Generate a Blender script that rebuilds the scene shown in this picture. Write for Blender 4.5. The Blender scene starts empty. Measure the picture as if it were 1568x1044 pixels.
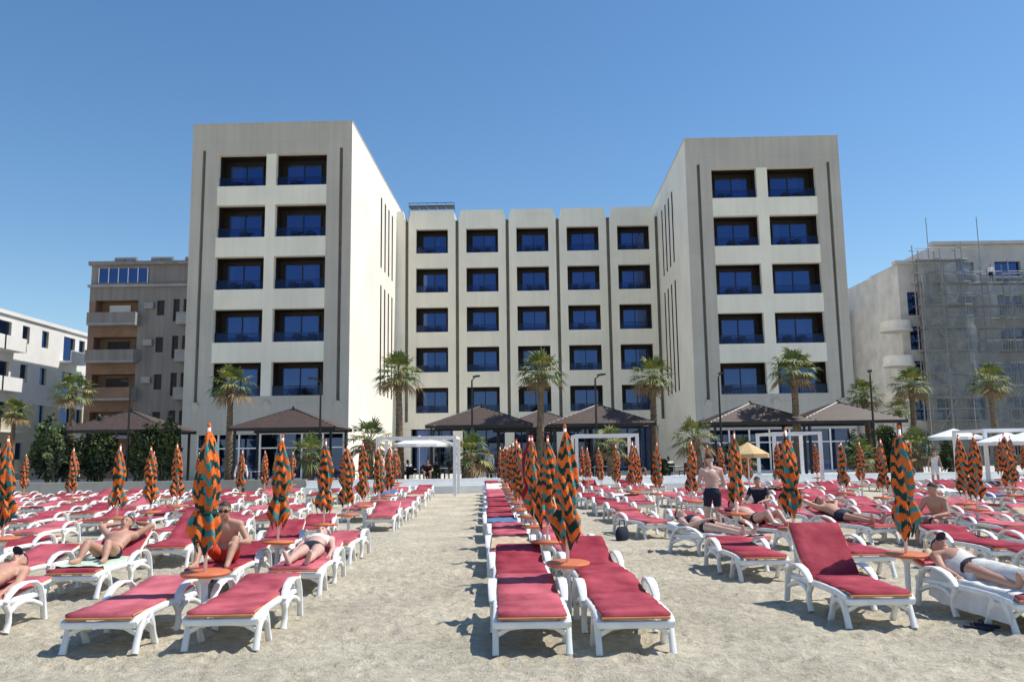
import bpy, bmesh, math, random
from mathutils import Vector, Matrix, noise
random.seed(11)
S=bpy.context.scene; COL=S.collection
R=math.radians
V=Vector
# ------------------------------------------------------------ materials
def mat(name,col,rough=.7,metal=0.,ns=0,var=.12,bump=0.,bs=None,spec=.5,det=2,col2=None):
    m=bpy.data.materials.new(name); m.use_nodes=True; nt=m.node_tree; b=nt.nodes['Principled BSDF']
    b.inputs['Roughness'].default_value=rough; b.inputs['Metallic'].default_value=metal
    b.inputs['Specular IOR Level'].default_value=spec
    b.inputs['Base Color'].default_value=(*col,1)
    tc=nt.nodes.new('ShaderNodeTexCoord')
    if ns:
        n=nt.nodes.new('ShaderNodeTexNoise'); n.inputs['Scale'].default_value=ns; n.inputs['Detail'].default_value=det
        nt.links.new(tc.outputs['Object'],n.inputs['Vector'])
        r=nt.nodes.new('ShaderNodeValToRGB'); r.color_ramp.elements[0].position=.3; r.color_ramp.elements[1].position=.7
        r.color_ramp.elements[0].color=(*[c*(1-var) for c in col],1)
        r.color_ramp.elements[1].color=(*(col2 or [min(1,c*(1+var)) for c in col]),1)
        nt.links.new(n.outputs['Fac'],r.inputs['Fac']); nt.links.new(r.outputs['Color'],b.inputs['Base Color'])
    if bump:
        n2=nt.nodes.new('ShaderNodeTexNoise'); n2.inputs['Scale'].default_value=bs or 40; n2.inputs['Detail'].default_value=2
        nt.links.new(tc.outputs['Object'],n2.inputs['Vector'])
        bp=nt.nodes.new('ShaderNodeBump'); bp.inputs['Strength'].default_value=bump; bp.inputs['Distance'].default_value=.02
        nt.links.new(n2.outputs['Fac'],bp.inputs['Height']); nt.links.new(bp.outputs['Normal'],b.inputs['Normal'])
    return m
def plaster(name,col,joint=(3.45,2.6),jd=.82,streak=.1):
    m=mat(name,col,.85,ns=.35,var=.06); nt=m.node_tree; b=nt.nodes['Principled BSDF']
    src=b.inputs['Base Color'].links[0].from_socket
    tc=nt.nodes.new('ShaderNodeTexCoord')
    sep=nt.nodes.new('ShaderNodeSeparateXYZ'); nt.links.new(tc.outputs['Object'],sep.inputs[0])
    add=nt.nodes.new('ShaderNodeMath'); add.operation='ADD'; nt.links.new(sep.outputs['X'],add.inputs[0]); nt.links.new(sep.outputs['Y'],add.inputs[1])
    def line(sock,per):
        d=nt.nodes.new('ShaderNodeMath'); d.operation='DIVIDE'; d.inputs[1].default_value=per; nt.links.new(sock,d.inputs[0])
        f=nt.nodes.new('ShaderNodeMath'); f.operation='FRACT'; nt.links.new(d.outputs[0],f.inputs[0])
        l=nt.nodes.new('ShaderNodeMath'); l.operation='LESS_THAN'; l.inputs[1].default_value=.025/per; nt.links.new(f.outputs[0],l.inputs[0]); return l.outputs[0]
    a=line(sep.outputs['Z'],joint[0]/2); c=line(add.outputs[0],joint[1])
    mx=nt.nodes.new('ShaderNodeMath'); mx.operation='MAXIMUM'; nt.links.new(a,mx.inputs[0]); nt.links.new(c,mx.inputs[1])
    mp=nt.nodes.new('ShaderNodeMapping'); mp.inputs['Scale'].default_value=(1.3,1.3,.08); nt.links.new(tc.outputs['Object'],mp.inputs[0])
    ns=nt.nodes.new('ShaderNodeTexNoise'); ns.inputs['Scale'].default_value=2.5; ns.inputs['Detail'].default_value=4; nt.links.new(mp.outputs[0],ns.inputs['Vector'])
    rr=nt.nodes.new('ShaderNodeMapRange'); rr.inputs['From Min'].default_value=.35; rr.inputs['From Max'].default_value=.7; rr.inputs['To Min'].default_value=1; rr.inputs['To Max'].default_value=1-streak
    nt.links.new(ns.outputs['Fac'],rr.inputs['Value'])
    j=nt.nodes.new('ShaderNodeMapRange'); j.inputs['To Min'].default_value=1; j.inputs['To Max'].default_value=jd; nt.links.new(mx.outputs[0],j.inputs['Value'])
    pr=nt.nodes.new('ShaderNodeMath'); pr.operation='MULTIPLY'; nt.links.new(rr.outputs[0],pr.inputs[0]); nt.links.new(j.outputs[0],pr.inputs[1])
    vm=nt.nodes.new('ShaderNodeVectorMath'); vm.operation='SCALE'; nt.links.new(src,vm.inputs[0]); nt.links.new(pr.outputs[0],vm.inputs['Scale'])
    nt.links.new(vm.outputs[0],b.inputs['Base Color']); return m
def glassmat(name,tint,gcol,fac,rough=.02):
    m=bpy.data.materials.new(name); m.use_nodes=True; nt=m.node_tree; nt.nodes.clear()
    o=nt.nodes.new('ShaderNodeOutputMaterial'); mix=nt.nodes.new('ShaderNodeMixShader'); mix.inputs[0].default_value=fac
    t=nt.nodes.new('ShaderNodeBsdfTransparent'); t.inputs[0].default_value=(*tint,1)
    g=nt.nodes.new('ShaderNodeBsdfGlossy'); g.inputs['Color'].default_value=(*gcol,1); g.inputs['Roughness'].default_value=rough
    nt.links.new(t.outputs[0],mix.inputs[1]); nt.links.new(g.outputs[0],mix.inputs[2]); nt.links.new(mix.outputs[0],o.inputs[0]); return m

M={}
M['gray']=plaster('plaster_gray',(.56,.515,.44),jd=.86)
M['cream']=plaster('plaster_cream',(.93,.87,.72),jd=.95,streak=.06)
M['side']=plaster('plaster_side',(.90,.85,.74),jd=.93,streak=.05)
M['groove']=mat('groove_shade',(.22,.20,.17),.85,ns=2)
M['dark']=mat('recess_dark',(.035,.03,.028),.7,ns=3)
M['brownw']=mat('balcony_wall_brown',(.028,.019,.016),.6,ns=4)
M['wing']=glassmat('window_glass',(.26,.32,.50),(.14,.22,.50),.42)
M['rail']=glassmat('balustrade_glass',(.46,.52,.62),(.3,.4,.8),.06)
M['black']=mat('black_metal',(.012,.012,.013),.45)
M['curt']=mat('curtain_fabric',(.48,.48,.48),.9,ns=20,var=.2)
M['white']=mat('white_paint',(.86,.86,.84),.55,ns=2,var=.04)
M['plastic']=mat('white_plastic',(.82,.82,.80),.4,ns=5,var=.07)
M['red']=mat('red_mat_fabric',(.33,.022,.05),.9,ns=2.6,var=.25,bump=.6,bs=9,spec=.2,col2=(.52,.075,.105),det=4)
M['pip']=mat('mat_piping',(.62,.24,.10),.8,ns=8)
M['orange']=mat('umbrella_orange',(.74,.155,.03),.85,ns=5,var=.28,bump=.4,bs=26,spec=.2)
M['teal']=mat('umbrella_teal',(.05,.24,.23),.85,ns=6,var=.3,bump=.4,bs=26,spec=.2)
M['dgreen']=mat('umbrella_dark_green',(.014,.05,.04),.85,ns=6,var=.3,spec=.2)
M['crimson']=mat('umbrella_crimson',(.30,.015,.03),.85,ns=6,var=.2,spec=.2)
M['tbl']=mat('side_table_orange',(.62,.17,.06),.45,ns=6)
M['trunk']=mat('palm_trunk_bark',(.19,.135,.085),.95,ns=9,var=.45,bump=1,bs=18)
M['leaf']=mat('palm_leaf',(.12,.165,.04),.6,ns=3,var=.35)
M['leafy']=mat('palm_leaf_yellow',(.28,.28,.07),.65,ns=3,var=.3)
M['leafd']=mat('dry_leaf',(.26,.18,.08),.9,ns=3,var=.3)
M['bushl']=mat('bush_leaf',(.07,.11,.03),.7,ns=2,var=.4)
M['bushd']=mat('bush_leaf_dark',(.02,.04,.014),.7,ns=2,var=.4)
M['roofb']=mat('louvre_brown',(.085,.055,.042),.6,ns=5,var=.2)
M['pave']=mat('pavement_concrete',(.50,.48,.44),.9,ns=1.2,var=.12)
M['wallg']=plaster('low_wall_gray',(.42,.41,.38))
M['metal']=mat('galvanised_steel',(.28,.29,.30),.5,.5)
M['navy']=mat('navy_cloth',(.012,.015,.035),.85,ns=10)
M['shirt']=mat('white_cloth',(.75,.75,.74),.85,ns=10,var=.06)
M['redc']=mat('red_cloth',(.62,.05,.02),.85,ns=10)
M['skin']=mat('skin_tan',(.50,.27,.185),.55,ns=7,var=.08)
M['skinl']=mat('skin_light',(.60,.38,.30),.55,ns=7,var=.08)
M['hair']=mat('hair_brown',(.04,.022,.013),.7,ns=30,var=.3)
M['eye']=mat('eye_dark',(.02,.015,.012),.3)
M['lip']=mat('lip',(.38,.13,.11),.6)

# ------------------------------------------------------------ mesh builder
class MB:
    def __init__(s): s.v=[];s.f=[];s.m=[];s.s=[]
    def add(s,vs,fs,mi=0,sm=False):
        o=len(s.v); s.v+= [tuple(p) for p in vs]
        for f in fs: s.f.append([i+o for i in f]); s.m.append(mi); s.s.append(sm)
    def quad(s,a,b,c,d,mi=0): s.add([a,b,c,d],[(0,1,2,3)],mi)
    def box(s,x0,x1,y0,y1,z0,z1,mi=0,M4=None):
        vs=[V((x,y,z)) for z in (z0,z1) for y in (y0,y1) for x in (x0,x1)]
        if M4: vs=[M4@p for p in vs]
        s.add(vs,[(0,2,3,1),(4,5,7,6),(0,1,5,4),(2,6,7,3),(0,4,6,2),(1,3,7,5)],mi)
    def sweep(s,pts,sizes,ref=None,n=8,mi=0,sec=None,sm=True,cap=True):
        pts=[V(p) for p in pts]
        if isinstance(sizes,(int,float)): sizes=[(sizes,sizes)]*len(pts)
        sizes=[(q,q) if isinstance(q,(int,float)) else q for q in sizes]
        if ref is None:
            d=(pts[-1]-pts[0]).normalized(); ref=V((1,0,0)) if abs(d.x)<.7 else V((0,0,1))
        ref=V(ref)
        if sec is None: sec=[(math.cos(2*math.pi*k/n),math.sin(2*math.pi*k/n)) for k in range(n)]
        n=len(sec); vs=[]
        for i,p in enumerate(pts):
            t=(pts[min(i+1,len(pts)-1)]-pts[max(i-1,0)]).normalized()
            a=(ref-t*ref.dot(t)).normalized(); b=t.cross(a)
            for u,w in sec: vs.append(p+a*u*sizes[i][0]+b*w*sizes[i][1])
        fs=[]
        for i in range(len(pts)-1):
            for k in range(n):
                k2=(k+1)%n; fs.append((i*n+k,i*n+k2,(i+1)*n+k2,(i+1)*n+k))
        s.add(vs,fs,mi,sm)
        if cap:
            o=(len(pts)-1)*n
            s.add([vs[k] for k in range(n)],[tuple(reversed(range(n)))],mi,False)
            s.add([vs[o+k] for k in range(n)],[tuple(range(n))],mi,False)
    def ell(s,c,r,mi=0,nu=10,nv=7,M3=None):
        c=V(c); vs=[];fs=[]
        for j in range(nv+1):
            ph=math.pi*j/nv
            for i in range(nu):
                th=2*math.pi*i/nu; q=V((r[0]*math.sin(ph)*math.cos(th),r[1]*math.sin(ph)*math.sin(th),r[2]*math.cos(ph)))
                if M3: q=M3@q
                vs.append(c+q)
        for j in range(nv):
            for i in range(nu):
                i2=(i+1)%nu; fs.append((j*nu+i,(j+1)*nu+i,(j+1)*nu+i2,j*nu+i2))
        s.add(vs,fs,mi,True)
    def mesh(s,name,mats):
        me=bpy.data.meshes.new(name); me.from_pydata(s.v,[],s.f)
        for m in mats: me.materials.append(M[m] if isinstance(m,str) else m)
        me.polygons.foreach_set('material_index',s.m); me.polygons.foreach_set('use_smooth',s.s); me.update()
        return me
def place(name,me,loc=(0,0,0),rz=0,parent=None,sc=1,rx=0):
    o=bpy.data.objects.new(name,me); COL.objects.link(o); o.location=loc; o.rotation_euler=(rx,0,rz); o.scale=(sc,sc,sc)
    if parent: o.parent=parent
    return o
def empty(name,loc=(0,0,0),rz=0):
    o=bpy.data.objects.new(name,None); COL.objects.link(o); o.location=loc; o.rotation_euler=(0,0,rz); o.empty_display_size=.5; return o
RR=[(-1,-.6),(-.8,-1),(.8,-1),(1,-.6),(1,.6),(.8,1),(-.8,1),(-1,.6)]

# ------------------------------------------------------------ ground
def spaced(lo,hi,dlo,dhi,fine):
    a=[];x=dlo
    while x<=dhi: a.append(x); x+=fine
    st=fine;x=dlo;L=[]
    while x>lo: st*=1.35; x-=st; L.append(x)
    st=fine;x=a[-1];H=[]
    while x<hi: st*=1.35; x+=st; H.append(x)
    return L[::-1]+a+H
xs=spaced(-900,900,-8.5,8.5,.06); ys=spaced(-60,1500,5.2,16,.058)
rg=random.Random(3); cells={}
for _ in range(2900):   # trodden footprints
    x,y,a=rg.uniform(-9,9),rg.uniform(5,17),rg.gauss(1.57,.5)
    cells.setdefault((int(x//.5),int(y//.5)),[]).append((x,y,math.cos(a),math.sin(a),rg.uniform(.014,.036)))
vs=[]
for y in ys:
    for x in xs:
        z=0
        if -20<x<20 and 0<y<38:
            z=.030*noise.noise(V((x*1.0,y*1.0,0)))+.020*noise.noise(V((x*3.4,y*3.4,4)))
            if -9<x<9 and 5<y<17:
                z+=.014*noise.noise(V((x*8,y*8,2)))
                ci,cj=int(x//.5),int(y//.5)
                for i in(-1,0,1):
                    for j in(-1,0,1):
                        for fx,fy,c,s,dp in cells.get((ci+i,cj+j),()):
                            u=((x-fx)*c+(y-fy)*s)/.15; w=(-(x-fx)*s+(y-fy)*c)/.065; q=u*u+w*w
                            if q<4: z+=-dp*math.exp(-q*1.6)+dp*.5*math.exp(-(math.sqrt(q)-1.35)**2*7)
        vs.append((x,y,z))
nx=len(xs)
fs=[(j*nx+i,j*nx+i+1,(j+1)*nx+i+1,(j+1)*nx+i) for j in range(len(ys)-1) for i in range(nx-1)]
me=bpy.data.meshes.new('sand_ground'); me.from_pydata(vs,[],fs)
me.polygons.foreach_set('use_smooth',[True]*len(fs))
sm=mat('sand',(.67,.60,.455),.95,ns=.7,var=.16,spec=.15,det=5)
nt=sm.node_tree;b=nt.nodes['Principled BSDF'];tc=nt.nodes.new('ShaderNodeTexCoord')
src=b.inputs['Base Color'].links[0].from_socket
n1=nt.nodes.new('ShaderNodeTexNoise');n1.inputs['Scale'].default_value=7;n1.inputs['Detail'].default_value=6;n1.inputs['Roughness'].default_value=.8;nt.links.new(tc.outputs['Object'],n1.inputs['Vector'])
mr=nt.nodes.new('ShaderNodeMapRange');mr.inputs['From Min'].default_value=.32;mr.inputs['From Max'].default_value=.66;mr.inputs['To Min'].default_value=.64;mr.inputs['To Max'].default_value=1.15;nt.links.new(n1.outputs['Fac'],mr.inputs['Value'])
vm=nt.nodes.new('ShaderNodeVectorMath');vm.operation='SCALE';nt.links.new(src,vm.inputs[0]);nt.links.new(mr.outputs[0],vm.inputs['Scale']);nt.links.new(vm.outputs[0],b.inputs['Base Color'])
bp=nt.nodes.new('ShaderNodeBump');bp.inputs['Strength'].default_value=1;bp.inputs['Distance'].default_value=.085;nt.links.new(n1.outputs['Fac'],bp.inputs['Height']);nt.links.new(bp.outputs['Normal'],b.inputs['Normal'])
me.materials.append(sm); place('sand_ground',me)

mb=MB(); mb.box(-120,120,41.3,110,.02,.34,0); place('promenade_pavement',mb.mesh('promenade',['pave']))
mb=MB(); mb.box(-120,-10,41.0,41.28,-.1,.66,0); mb.box(-120,-10,40.96,41.32,.66,.72,0); place('low_wall',mb.mesh('low_wall_gray',['wallg']))
mb=MB(); mb.box(-9.95,120,40.9,41.28,-.1,.66,0); mb.box(-9.95,120,40.4,40.89,-.1,.35,0); place('low_wall',mb.mesh('low_wall_white',['white']))

# ------------------------------------------------------------ hotel
def wall(mb,P,u0,u1,z0,z1,holes,mf):
    us=sorted(set([u0,u1]+[h[0] for h in holes]+[h[1] for h in holes])); zs=sorted(set([z0,z1]+[h[2] for h in holes]+[h[3] for h in holes]))
    for i in range(len(us)-1):
        for j in range(len(zs)-1):
            cu=(us[i]+us[i+1])/2; cz=(zs[j]+zs[j+1])/2
            if any(h[0]<cu<h[1] and h[2]<cz<h[3] for h in holes): continue
            mb.quad(P(us[i],zs[j],0),P(us[i+1],zs[j],0),P(us[i+1],zs[j+1],0),P(us[i],zs[j+1],0),mf(cu,cz))
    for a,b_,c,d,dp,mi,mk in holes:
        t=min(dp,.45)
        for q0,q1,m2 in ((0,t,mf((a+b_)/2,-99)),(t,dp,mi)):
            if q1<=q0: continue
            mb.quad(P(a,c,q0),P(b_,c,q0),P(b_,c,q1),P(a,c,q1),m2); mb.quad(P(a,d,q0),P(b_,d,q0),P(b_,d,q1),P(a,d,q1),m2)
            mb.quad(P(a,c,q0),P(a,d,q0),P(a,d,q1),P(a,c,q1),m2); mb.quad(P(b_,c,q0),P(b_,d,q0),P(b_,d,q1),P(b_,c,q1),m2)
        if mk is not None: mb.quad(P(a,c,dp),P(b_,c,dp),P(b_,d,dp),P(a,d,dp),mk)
HM=['gray','cream','side','dark','brownw','black','curt','white','groove']
hotel=empty('hotel_building',(0,60,0),-R(1.4))
def H(me,name): return place(name,me,(0,-60,0),0,hotel)
walls=MB(); fr=MB(); gl=MB(); rl=MB(); cur=MB(); furn=MB()
def chair(mb,x,y,z,mi=0,f=1,s=1):
    mb.box(x-.22,x+.22,y-.22,y+.22,z+.40*s,z+.44*s,mi); mb.box(x-.22,x+.22,y+f*.2,y+f*.24,z+.44*s,z+.85*s,mi)
    for dx in(-.2,.17):
        for dy in(-.2,.17): mb.box(x+dx,x+dx+.03,y+dy,y+dy+.03,z,z+.4*s,mi)
    for dx in(-.24,.21): mb.box(x+dx,x+dx+.03,y-.2,y+.2,z+.62*s,z+.65*s,mi)
def table(mb,x,y,z,r=.3,mi=0,h=.68):
    mb.sweep([(x,y,z),(x,y,z+h)],.025,n=6,mi=mi); mb.sweep([(x,y,z+h),(x,y,z+h+.03)],r,n=14,mi=mi,sm=False); mb.sweep([(x,y,z),(x,y,z+.02)],r*.6,n=12,mi=mi,sm=False)
def balcony(x0,x1,z0,z1,Y,dp=1.5,side=0):
    w=x1-x0; b0=x0+w*(.10 if side==0 else .16); b1=x0+w*(.80 if side==0 else .90); yb=Y+dp
    zt=z1-.30; n=2
    for k in range(n+1):
        x=b0+(b1-b0)*k/n; fr.box(x-.035,x+.035,yb-.16,yb-.06,z0+.01,zt)
    fr.box(b0-.035,b1+.035,yb-.165,yb-.055,zt,zt+.07)
    if random.random()<.7:
        k=random.choice([0,1]); x=b0+(b1-b0)*k/2; ww=(b1-b0)/2*random.uniform(.4,1)
        N=20
        for i in range(N):
            xa=x+ww*i/N; xb=x+ww*(i+1)/N; ya=yb-.03+.02*(i%2); yc=yb-.03+.02*((i+1)%2)
            cur.quad((xa,ya-.02,z0+.03),(xb,yc-.02,z0+.03),(xb,yc-.02,zt),(xa,ya-.02,zt),0)
    gl.quad((b0,yb-.11,z0+.01),(b1,yb-.11,z0+.01),(b1,yb-.11,zt),(b0,yb-.11,zt))
    rl.quad((x0+.01,Y+.32,z0+.02),(x1-.01,Y+.32,z0+.02),(x1-.01,Y+.32,z0+.62),(x0+.01,Y+.32,z0+.62))
    fr.box(x0+.002,x1-.002,Y+.305,Y+.335,z0+.62,z0+.65)
    if random.random()<.75:
        c=(x0+x1)/2+random.uniform(-.4,.4)
        chair(furn,c-.5,Y+.85,z0,0,1,.8); table(furn,c,Y+.8,z0,.22,0,.42)
        if random.random()<.6: chair(furn,c+.5,Y+.85,z0,0,1,.8)
Z0=5.66; PI=3.45; OH=2.16
def tower(x0,x1,Y,Yb,top,ops,slots,inner,side):
    P=lambda u,z,d:(u,Y+d,z)
    holes=[]
    for k in range(5):
        for a,b_ in ops:
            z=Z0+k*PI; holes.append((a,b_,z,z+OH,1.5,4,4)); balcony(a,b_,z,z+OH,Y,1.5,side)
    for sx in slots: holes.append((sx-.11,sx+.11,5.0,21.95,.22,8,8))
    gx0,gx1=x0+.9,x1-.35
    holes.append((gx0,gx1,.36,3.25,.6,0,5))
    sa,sb=slots
    def mf(u,z): return 1 if (z==-99 and sa+.3<u<sb-.3) or (ops[0][0]-.05<u<ops[1][1]+.05 and 5.6<z<21.5) else 0
    wall(walls,P,x0,x1,.3,top,holes,mf)
    gl.quad((gx0,Y+.45,.36),(gx1,Y+.45,.36),(gx1,Y+.45,3.25),(gx0,Y+.45,3.25))
    n=7
    for i in range(n+1):
        x=gx0+(gx1-gx0)*i/n; cur.box(x-.05,x+.05,Y+.32,Y+.42,.36,3.25,1)
        if i<n and i%2==0: cur.quad((x+.1,Y+.55,.4),(x+1.2,Y+.55,.4),(x+1.2,Y+.55,3.0),(x+.1,Y+.55,3.0),0)
    cur.box(gx0,gx1,Y+.33,Y+.43,2.35,2.43,1); cur.box(gx0,gx1,Y+.33,Y+.43,.37,.5,1)
    for sx in slots+[(slots[0]+slots[1])/2]:
        walls.add([(sx-.3,Y-.006,5.0),(sx+.3,Y-.006,5.0),(sx+.05,Y-.006,4.5),(sx-.05,Y-.006,4.5),(sx-.12,Y-.14,5.3),(sx+.12,Y-.14,5.3)],[(0,3,4),(3,2,5,4),(2,1,5),(0,4,5,1)],0)
    xi=inner; xo=x0 if inner==x1 else x1
    sg=-1 if inner==x1 else 1
    P2=lambda u,z,d:(xi+sg*d,u,z)
    hs=[]
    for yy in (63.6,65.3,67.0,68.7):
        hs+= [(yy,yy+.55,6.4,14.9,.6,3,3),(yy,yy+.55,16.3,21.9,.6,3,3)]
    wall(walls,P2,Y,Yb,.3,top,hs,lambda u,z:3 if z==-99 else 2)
    walls.quad((xo,Y,.3),(xo,Yb,.3),(xo,Yb,top),(xo,Y,top),2)
    walls.quad((x0,Yb,.3),(x1,Yb,.3),(x1,Yb,top),(x0,Yb,top),2)
    walls.quad((x0,Y,top-.03),(x1,Y,top-.03),(x1,Yb,top-.03),(x0,Yb,top-.03),0)
    walls.box(x0-.03,x1+.03,Y-.03,Y+.4,top,top+.08,0); walls.box(x0-.03,x0+.4,Y+.4,Yb,top,top+.08,0); walls.box(x1-.4,x1+.03,Y+.4,Yb,top,top+.08,0)
tower(-20.8,-10.2,53,84,23.7,[(-19.05,-15.85),(-15.2,-11.85)],[-20.0,-10.9],-10.2,0)
tower(12.5,23.3,57.8,84,23.8,[(14.3,17.45),(18.2,21.6)],[13.4,22.5],12.5,1)
Y=71.2; cx0,cx1=-10.19,12.49
ops=[(-8.5+4.36*i,-5.73+4.36*i) for i in range(5)]
Zc=5.35
holes=[]
for k in range(5):
    for a,b_ in ops:
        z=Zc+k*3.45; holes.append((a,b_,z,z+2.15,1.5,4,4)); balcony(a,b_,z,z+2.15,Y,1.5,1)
sl=[(ops[i][1]+ops[i+1][0])/2 for i in range(4)]+[ops[0][0]-.8,ops[4][1]+.62]
for sx in sl: holes.append((sx-.14,sx+.14,4.6,22.05,.30,8,8))
wall(walls,lambda u,z,d:(u,Y+d,z),cx0,cx1,4.0,22.05,holes,lambda u,z:1)
walls.quad((cx0,Y,22.03),(cx1,Y,22.03),(cx1,84,22.03),(cx0,84,22.03),0)
s2=sorted(sl)
ed=[cx0]+s2+[cx1]
for i in range(len(ed)-1):
    a=ed[i]+(.14 if i else 0); b_=ed[i+1]-(.14 if i<len(ed)-2 else 0); ta=.2 if i else 0; tb=.2 if i<len(ed)-2 else 0
    v8=[(a,Y,22.05),(b_,Y,22.05),(b_,Y+.4,22.05),(a,Y+.4,22.05),(a+ta,Y,22.95),(b_-tb,Y,22.95),(b_-tb,Y+.4,22.95),(a+ta,Y+.4,22.95)]
    walls.add(v8,[(0,1,5,4),(1,2,6,5),(2,3,7,6),(3,0,4,7),(4,5,6,7)],1)
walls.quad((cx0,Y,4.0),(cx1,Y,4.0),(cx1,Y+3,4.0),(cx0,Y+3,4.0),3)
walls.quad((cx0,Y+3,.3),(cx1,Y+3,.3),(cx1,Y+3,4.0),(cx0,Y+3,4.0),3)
gl.quad((cx0,Y+1.6,.36),(cx1,Y+1.6,.36),(cx1,Y+1.6,3.98),(cx0,Y+1.6,3.98))
for i in range(16):
    x=cx0+(cx1-cx0)*i/15; fr.box(x-.05,x+.05,Y+1.45,Y+1.55,.36,3.98)
for i in range(6):
    x=s2[i]; walls.box(x-.4,x+.4,Y+.02,Y+.8,.3,3.99,1)
walls.box(-9.9,-5.6,76,82,22.03,24.2,0)
for i in range(5): fr.box(-9.8+i*.85,-9.8+i*.85+.78,75.7,76.9,24.75,24.82)
for i in range(6): fr.box(-9.85+i*.85,-9.82+i*.85,76,76.03,24.2,25.1)
fr.box(-9.9,-5.6,75.98,76.02,25.1,25.15)
H(walls.mesh('hotel_walls',HM),'walls'); H(fr.mesh('hotel_frames',['black']),'window_frames'); H(gl.mesh('hotel_glass',['wing']),'window_glass')
H(rl.mesh('hotel_rails',['rail']),'balustrades'); H(cur.mesh('hotel_curtains',['curt','white']),'curtains_and_mullions'); H(furn.mesh('hotel_furniture',['black']),'balcony_furniture')

# ------------------------------------------------------------ apartment building left
M['apt']=plaster('render_taupe',(.30,.265,.24),jd=.9,streak=.25)
M['aptb']=mat('render_brown',(.27,.165,.11),.85,ns=1,var=.2)
M['aptw']=mat('parapet_light',(.36,.34,.33),.8,ns=1,var=.12)
apt=empty('apartment_building'); w=MB(); g=MB()
D=66; x0,x1=-33.6,-24.2; holes=[]; P=lambda u,z,d:(u,D+d,z)
for k in range(6):
    z=.6+k*2.95
    if k>0 and k<5:
        holes.append((x0+.5,x0+3.9,z,z+1.95,1.0,1,1)); holes.append((x1-1.9,x1-.2,z,z+2.0,1.0,1,3))
    if k<5:
        holes.append((-28.2,-27.6,z+.7,z+1.9,.15,0,3)); holes.append((-26.9,-26.4,z+.2,z+2.0,.15,0,3))
    if 0<k<5:
        w.box(x0+.3,x0+4.1,D-.9,D-.02,z-.16,z,2); w.box(x0+.3,x0+4.1,D-.9,D-.82,z,z+.85,1 if k==2 else 0); w.box(x0+.3,x0+.38,D-.82,D-.02,z,z+.85,2); w.box(x0+4.02,x0+4.1,D-.82,D-.02,z,z+.85,2)
        w.box(x1-2.1,x1,D-.9,D-.02,z-.16,z+.8,2)
        w.box(x0+1.2,x0+2.9,D+.9,D+.96,z,z+1.7,4 if k%3==1 else 3)
        w.box(x0+4.5,x0+5.2,D-.3,D-.02,z+1.2,z+1.7,2)
wall(w,P,x0,x1,.2,15.4,holes,lambda u,z:1 if u<x0+3.9 and z<14 else 0)
w.quad((x0,D,.2),(x0,D+11,.2),(x0,D+11,15.4),(x0,D,15.4),0); w.quad((x1,D,.2),(x1,D+11,.2),(x1,D+11,15.4),(x1,D,15.4),0)
w.box(x0-.1,x1+.1,D-.25,D+11,15.4,15.6,2)
w.box(x0,x1-.2,D+.1,D+10,15.61,17.2,0); g.quad((x0+.6,D+.08,15.8),(x0+4.6,D+.08,15.8),(x0+4.6,D+.08,16.95),(x0+.6,D+.08,16.95))
for i in range(6): w.box(x0+.6+i*.78,x0+.66+i*.78,D+.02,D+.07,15.75,17.0,4)
w.box(x0-.15,x1+.1,D-.2,D+10.5,17.2,17.5,0)
place('walls',w.mesh('apartment_walls',['apt','aptb','aptw','dark','white']),parent=apt); place('windows',g.mesh('apartment_glass',['wing']),parent=apt)
wt=MB()
for i,x in enumerate((-32.2,-31.3,-29.2,-28.3,-26.4,-25.7)):
    wt.sweep([(x-.42,D+2,18.1),(x+.42,D+2,18.1)],.24,ref=(0,0,1),n=12,mi=0)
    wt.add([(x-.42,D+.6,17.6),(x+.42,D+.6,17.6),(x+.42,D+1.8,18.0),(x-.42,D+1.8,18.0)],[(0,1,2,3)],1)
    wt.box(x-.4,x-.35,D+1.9,D+2,17.5,18.0,0); wt.box(x+.35,x+.4,D+1.9,D+2,17.5,18.0,0)
place('solar_water_heaters',wt.mesh('heaters',['metal','black']),parent=apt)

M['wht']=mat('white_render',(.78,.77,.74),.8,ns=.8,var=.05)
M['grr']=mat('unfinished_render',(.50,.49,.47),.85,ns=.8,var=.14)
M['crm']=mat('cream_render',(.66,.58,.42),.8,ns=.8,var=.06)
wb=empty('white_apartment_building'); w=MB(); g=MB()
XW=-39; P=lambda u,z,d:(XW-d,u,z); holes=[]
for k in range(4):
    z=1.0+k*3.1
    for yy in (50.5,53.6,56.5,60.3,63.0,66.4,69.2,72.6,75.2):
        ww=1.9 if int(yy*10)%3==0 else 1.0
        holes.append((yy,yy+ww,z+(.1 if ww>1.5 else .8),z+2.2,.35,0,3))
        g.quad((XW-.2,yy,z+.1),(XW-.2,yy+ww,z+.1),(XW-.2,yy+ww,z+2.2),(XW-.2,yy,z+2.2))
        if ww>1.5: w.box(XW+.003,XW+1.0,yy-.5,yy+ww+.5,z-.15,z,0); w.box(XW+.92,XW+1.0,yy-.5,yy+ww+.5,z,z+.9,1 if k<2 else 0)
wall(w,P,48,78,.2,13,holes,lambda u,z:1 if z<6.6 else 0)
w.quad((XW,48,.2),(XW-18,48,.2),(XW-18,48,13),(XW,48,13),0); w.quad((XW,78,.2),(XW-18,78,.2),(XW-18,78,13),(XW,78,13),0)
w.box(XW-18,XW+.15,47.9,78.1,13,13.3,0)
place('walls',w.mesh('white_building_walls',['wht','crm','aptw','dark']),parent=wb); place('windows',g.mesh('white_building_glass',['wing']),parent=wb)

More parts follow.
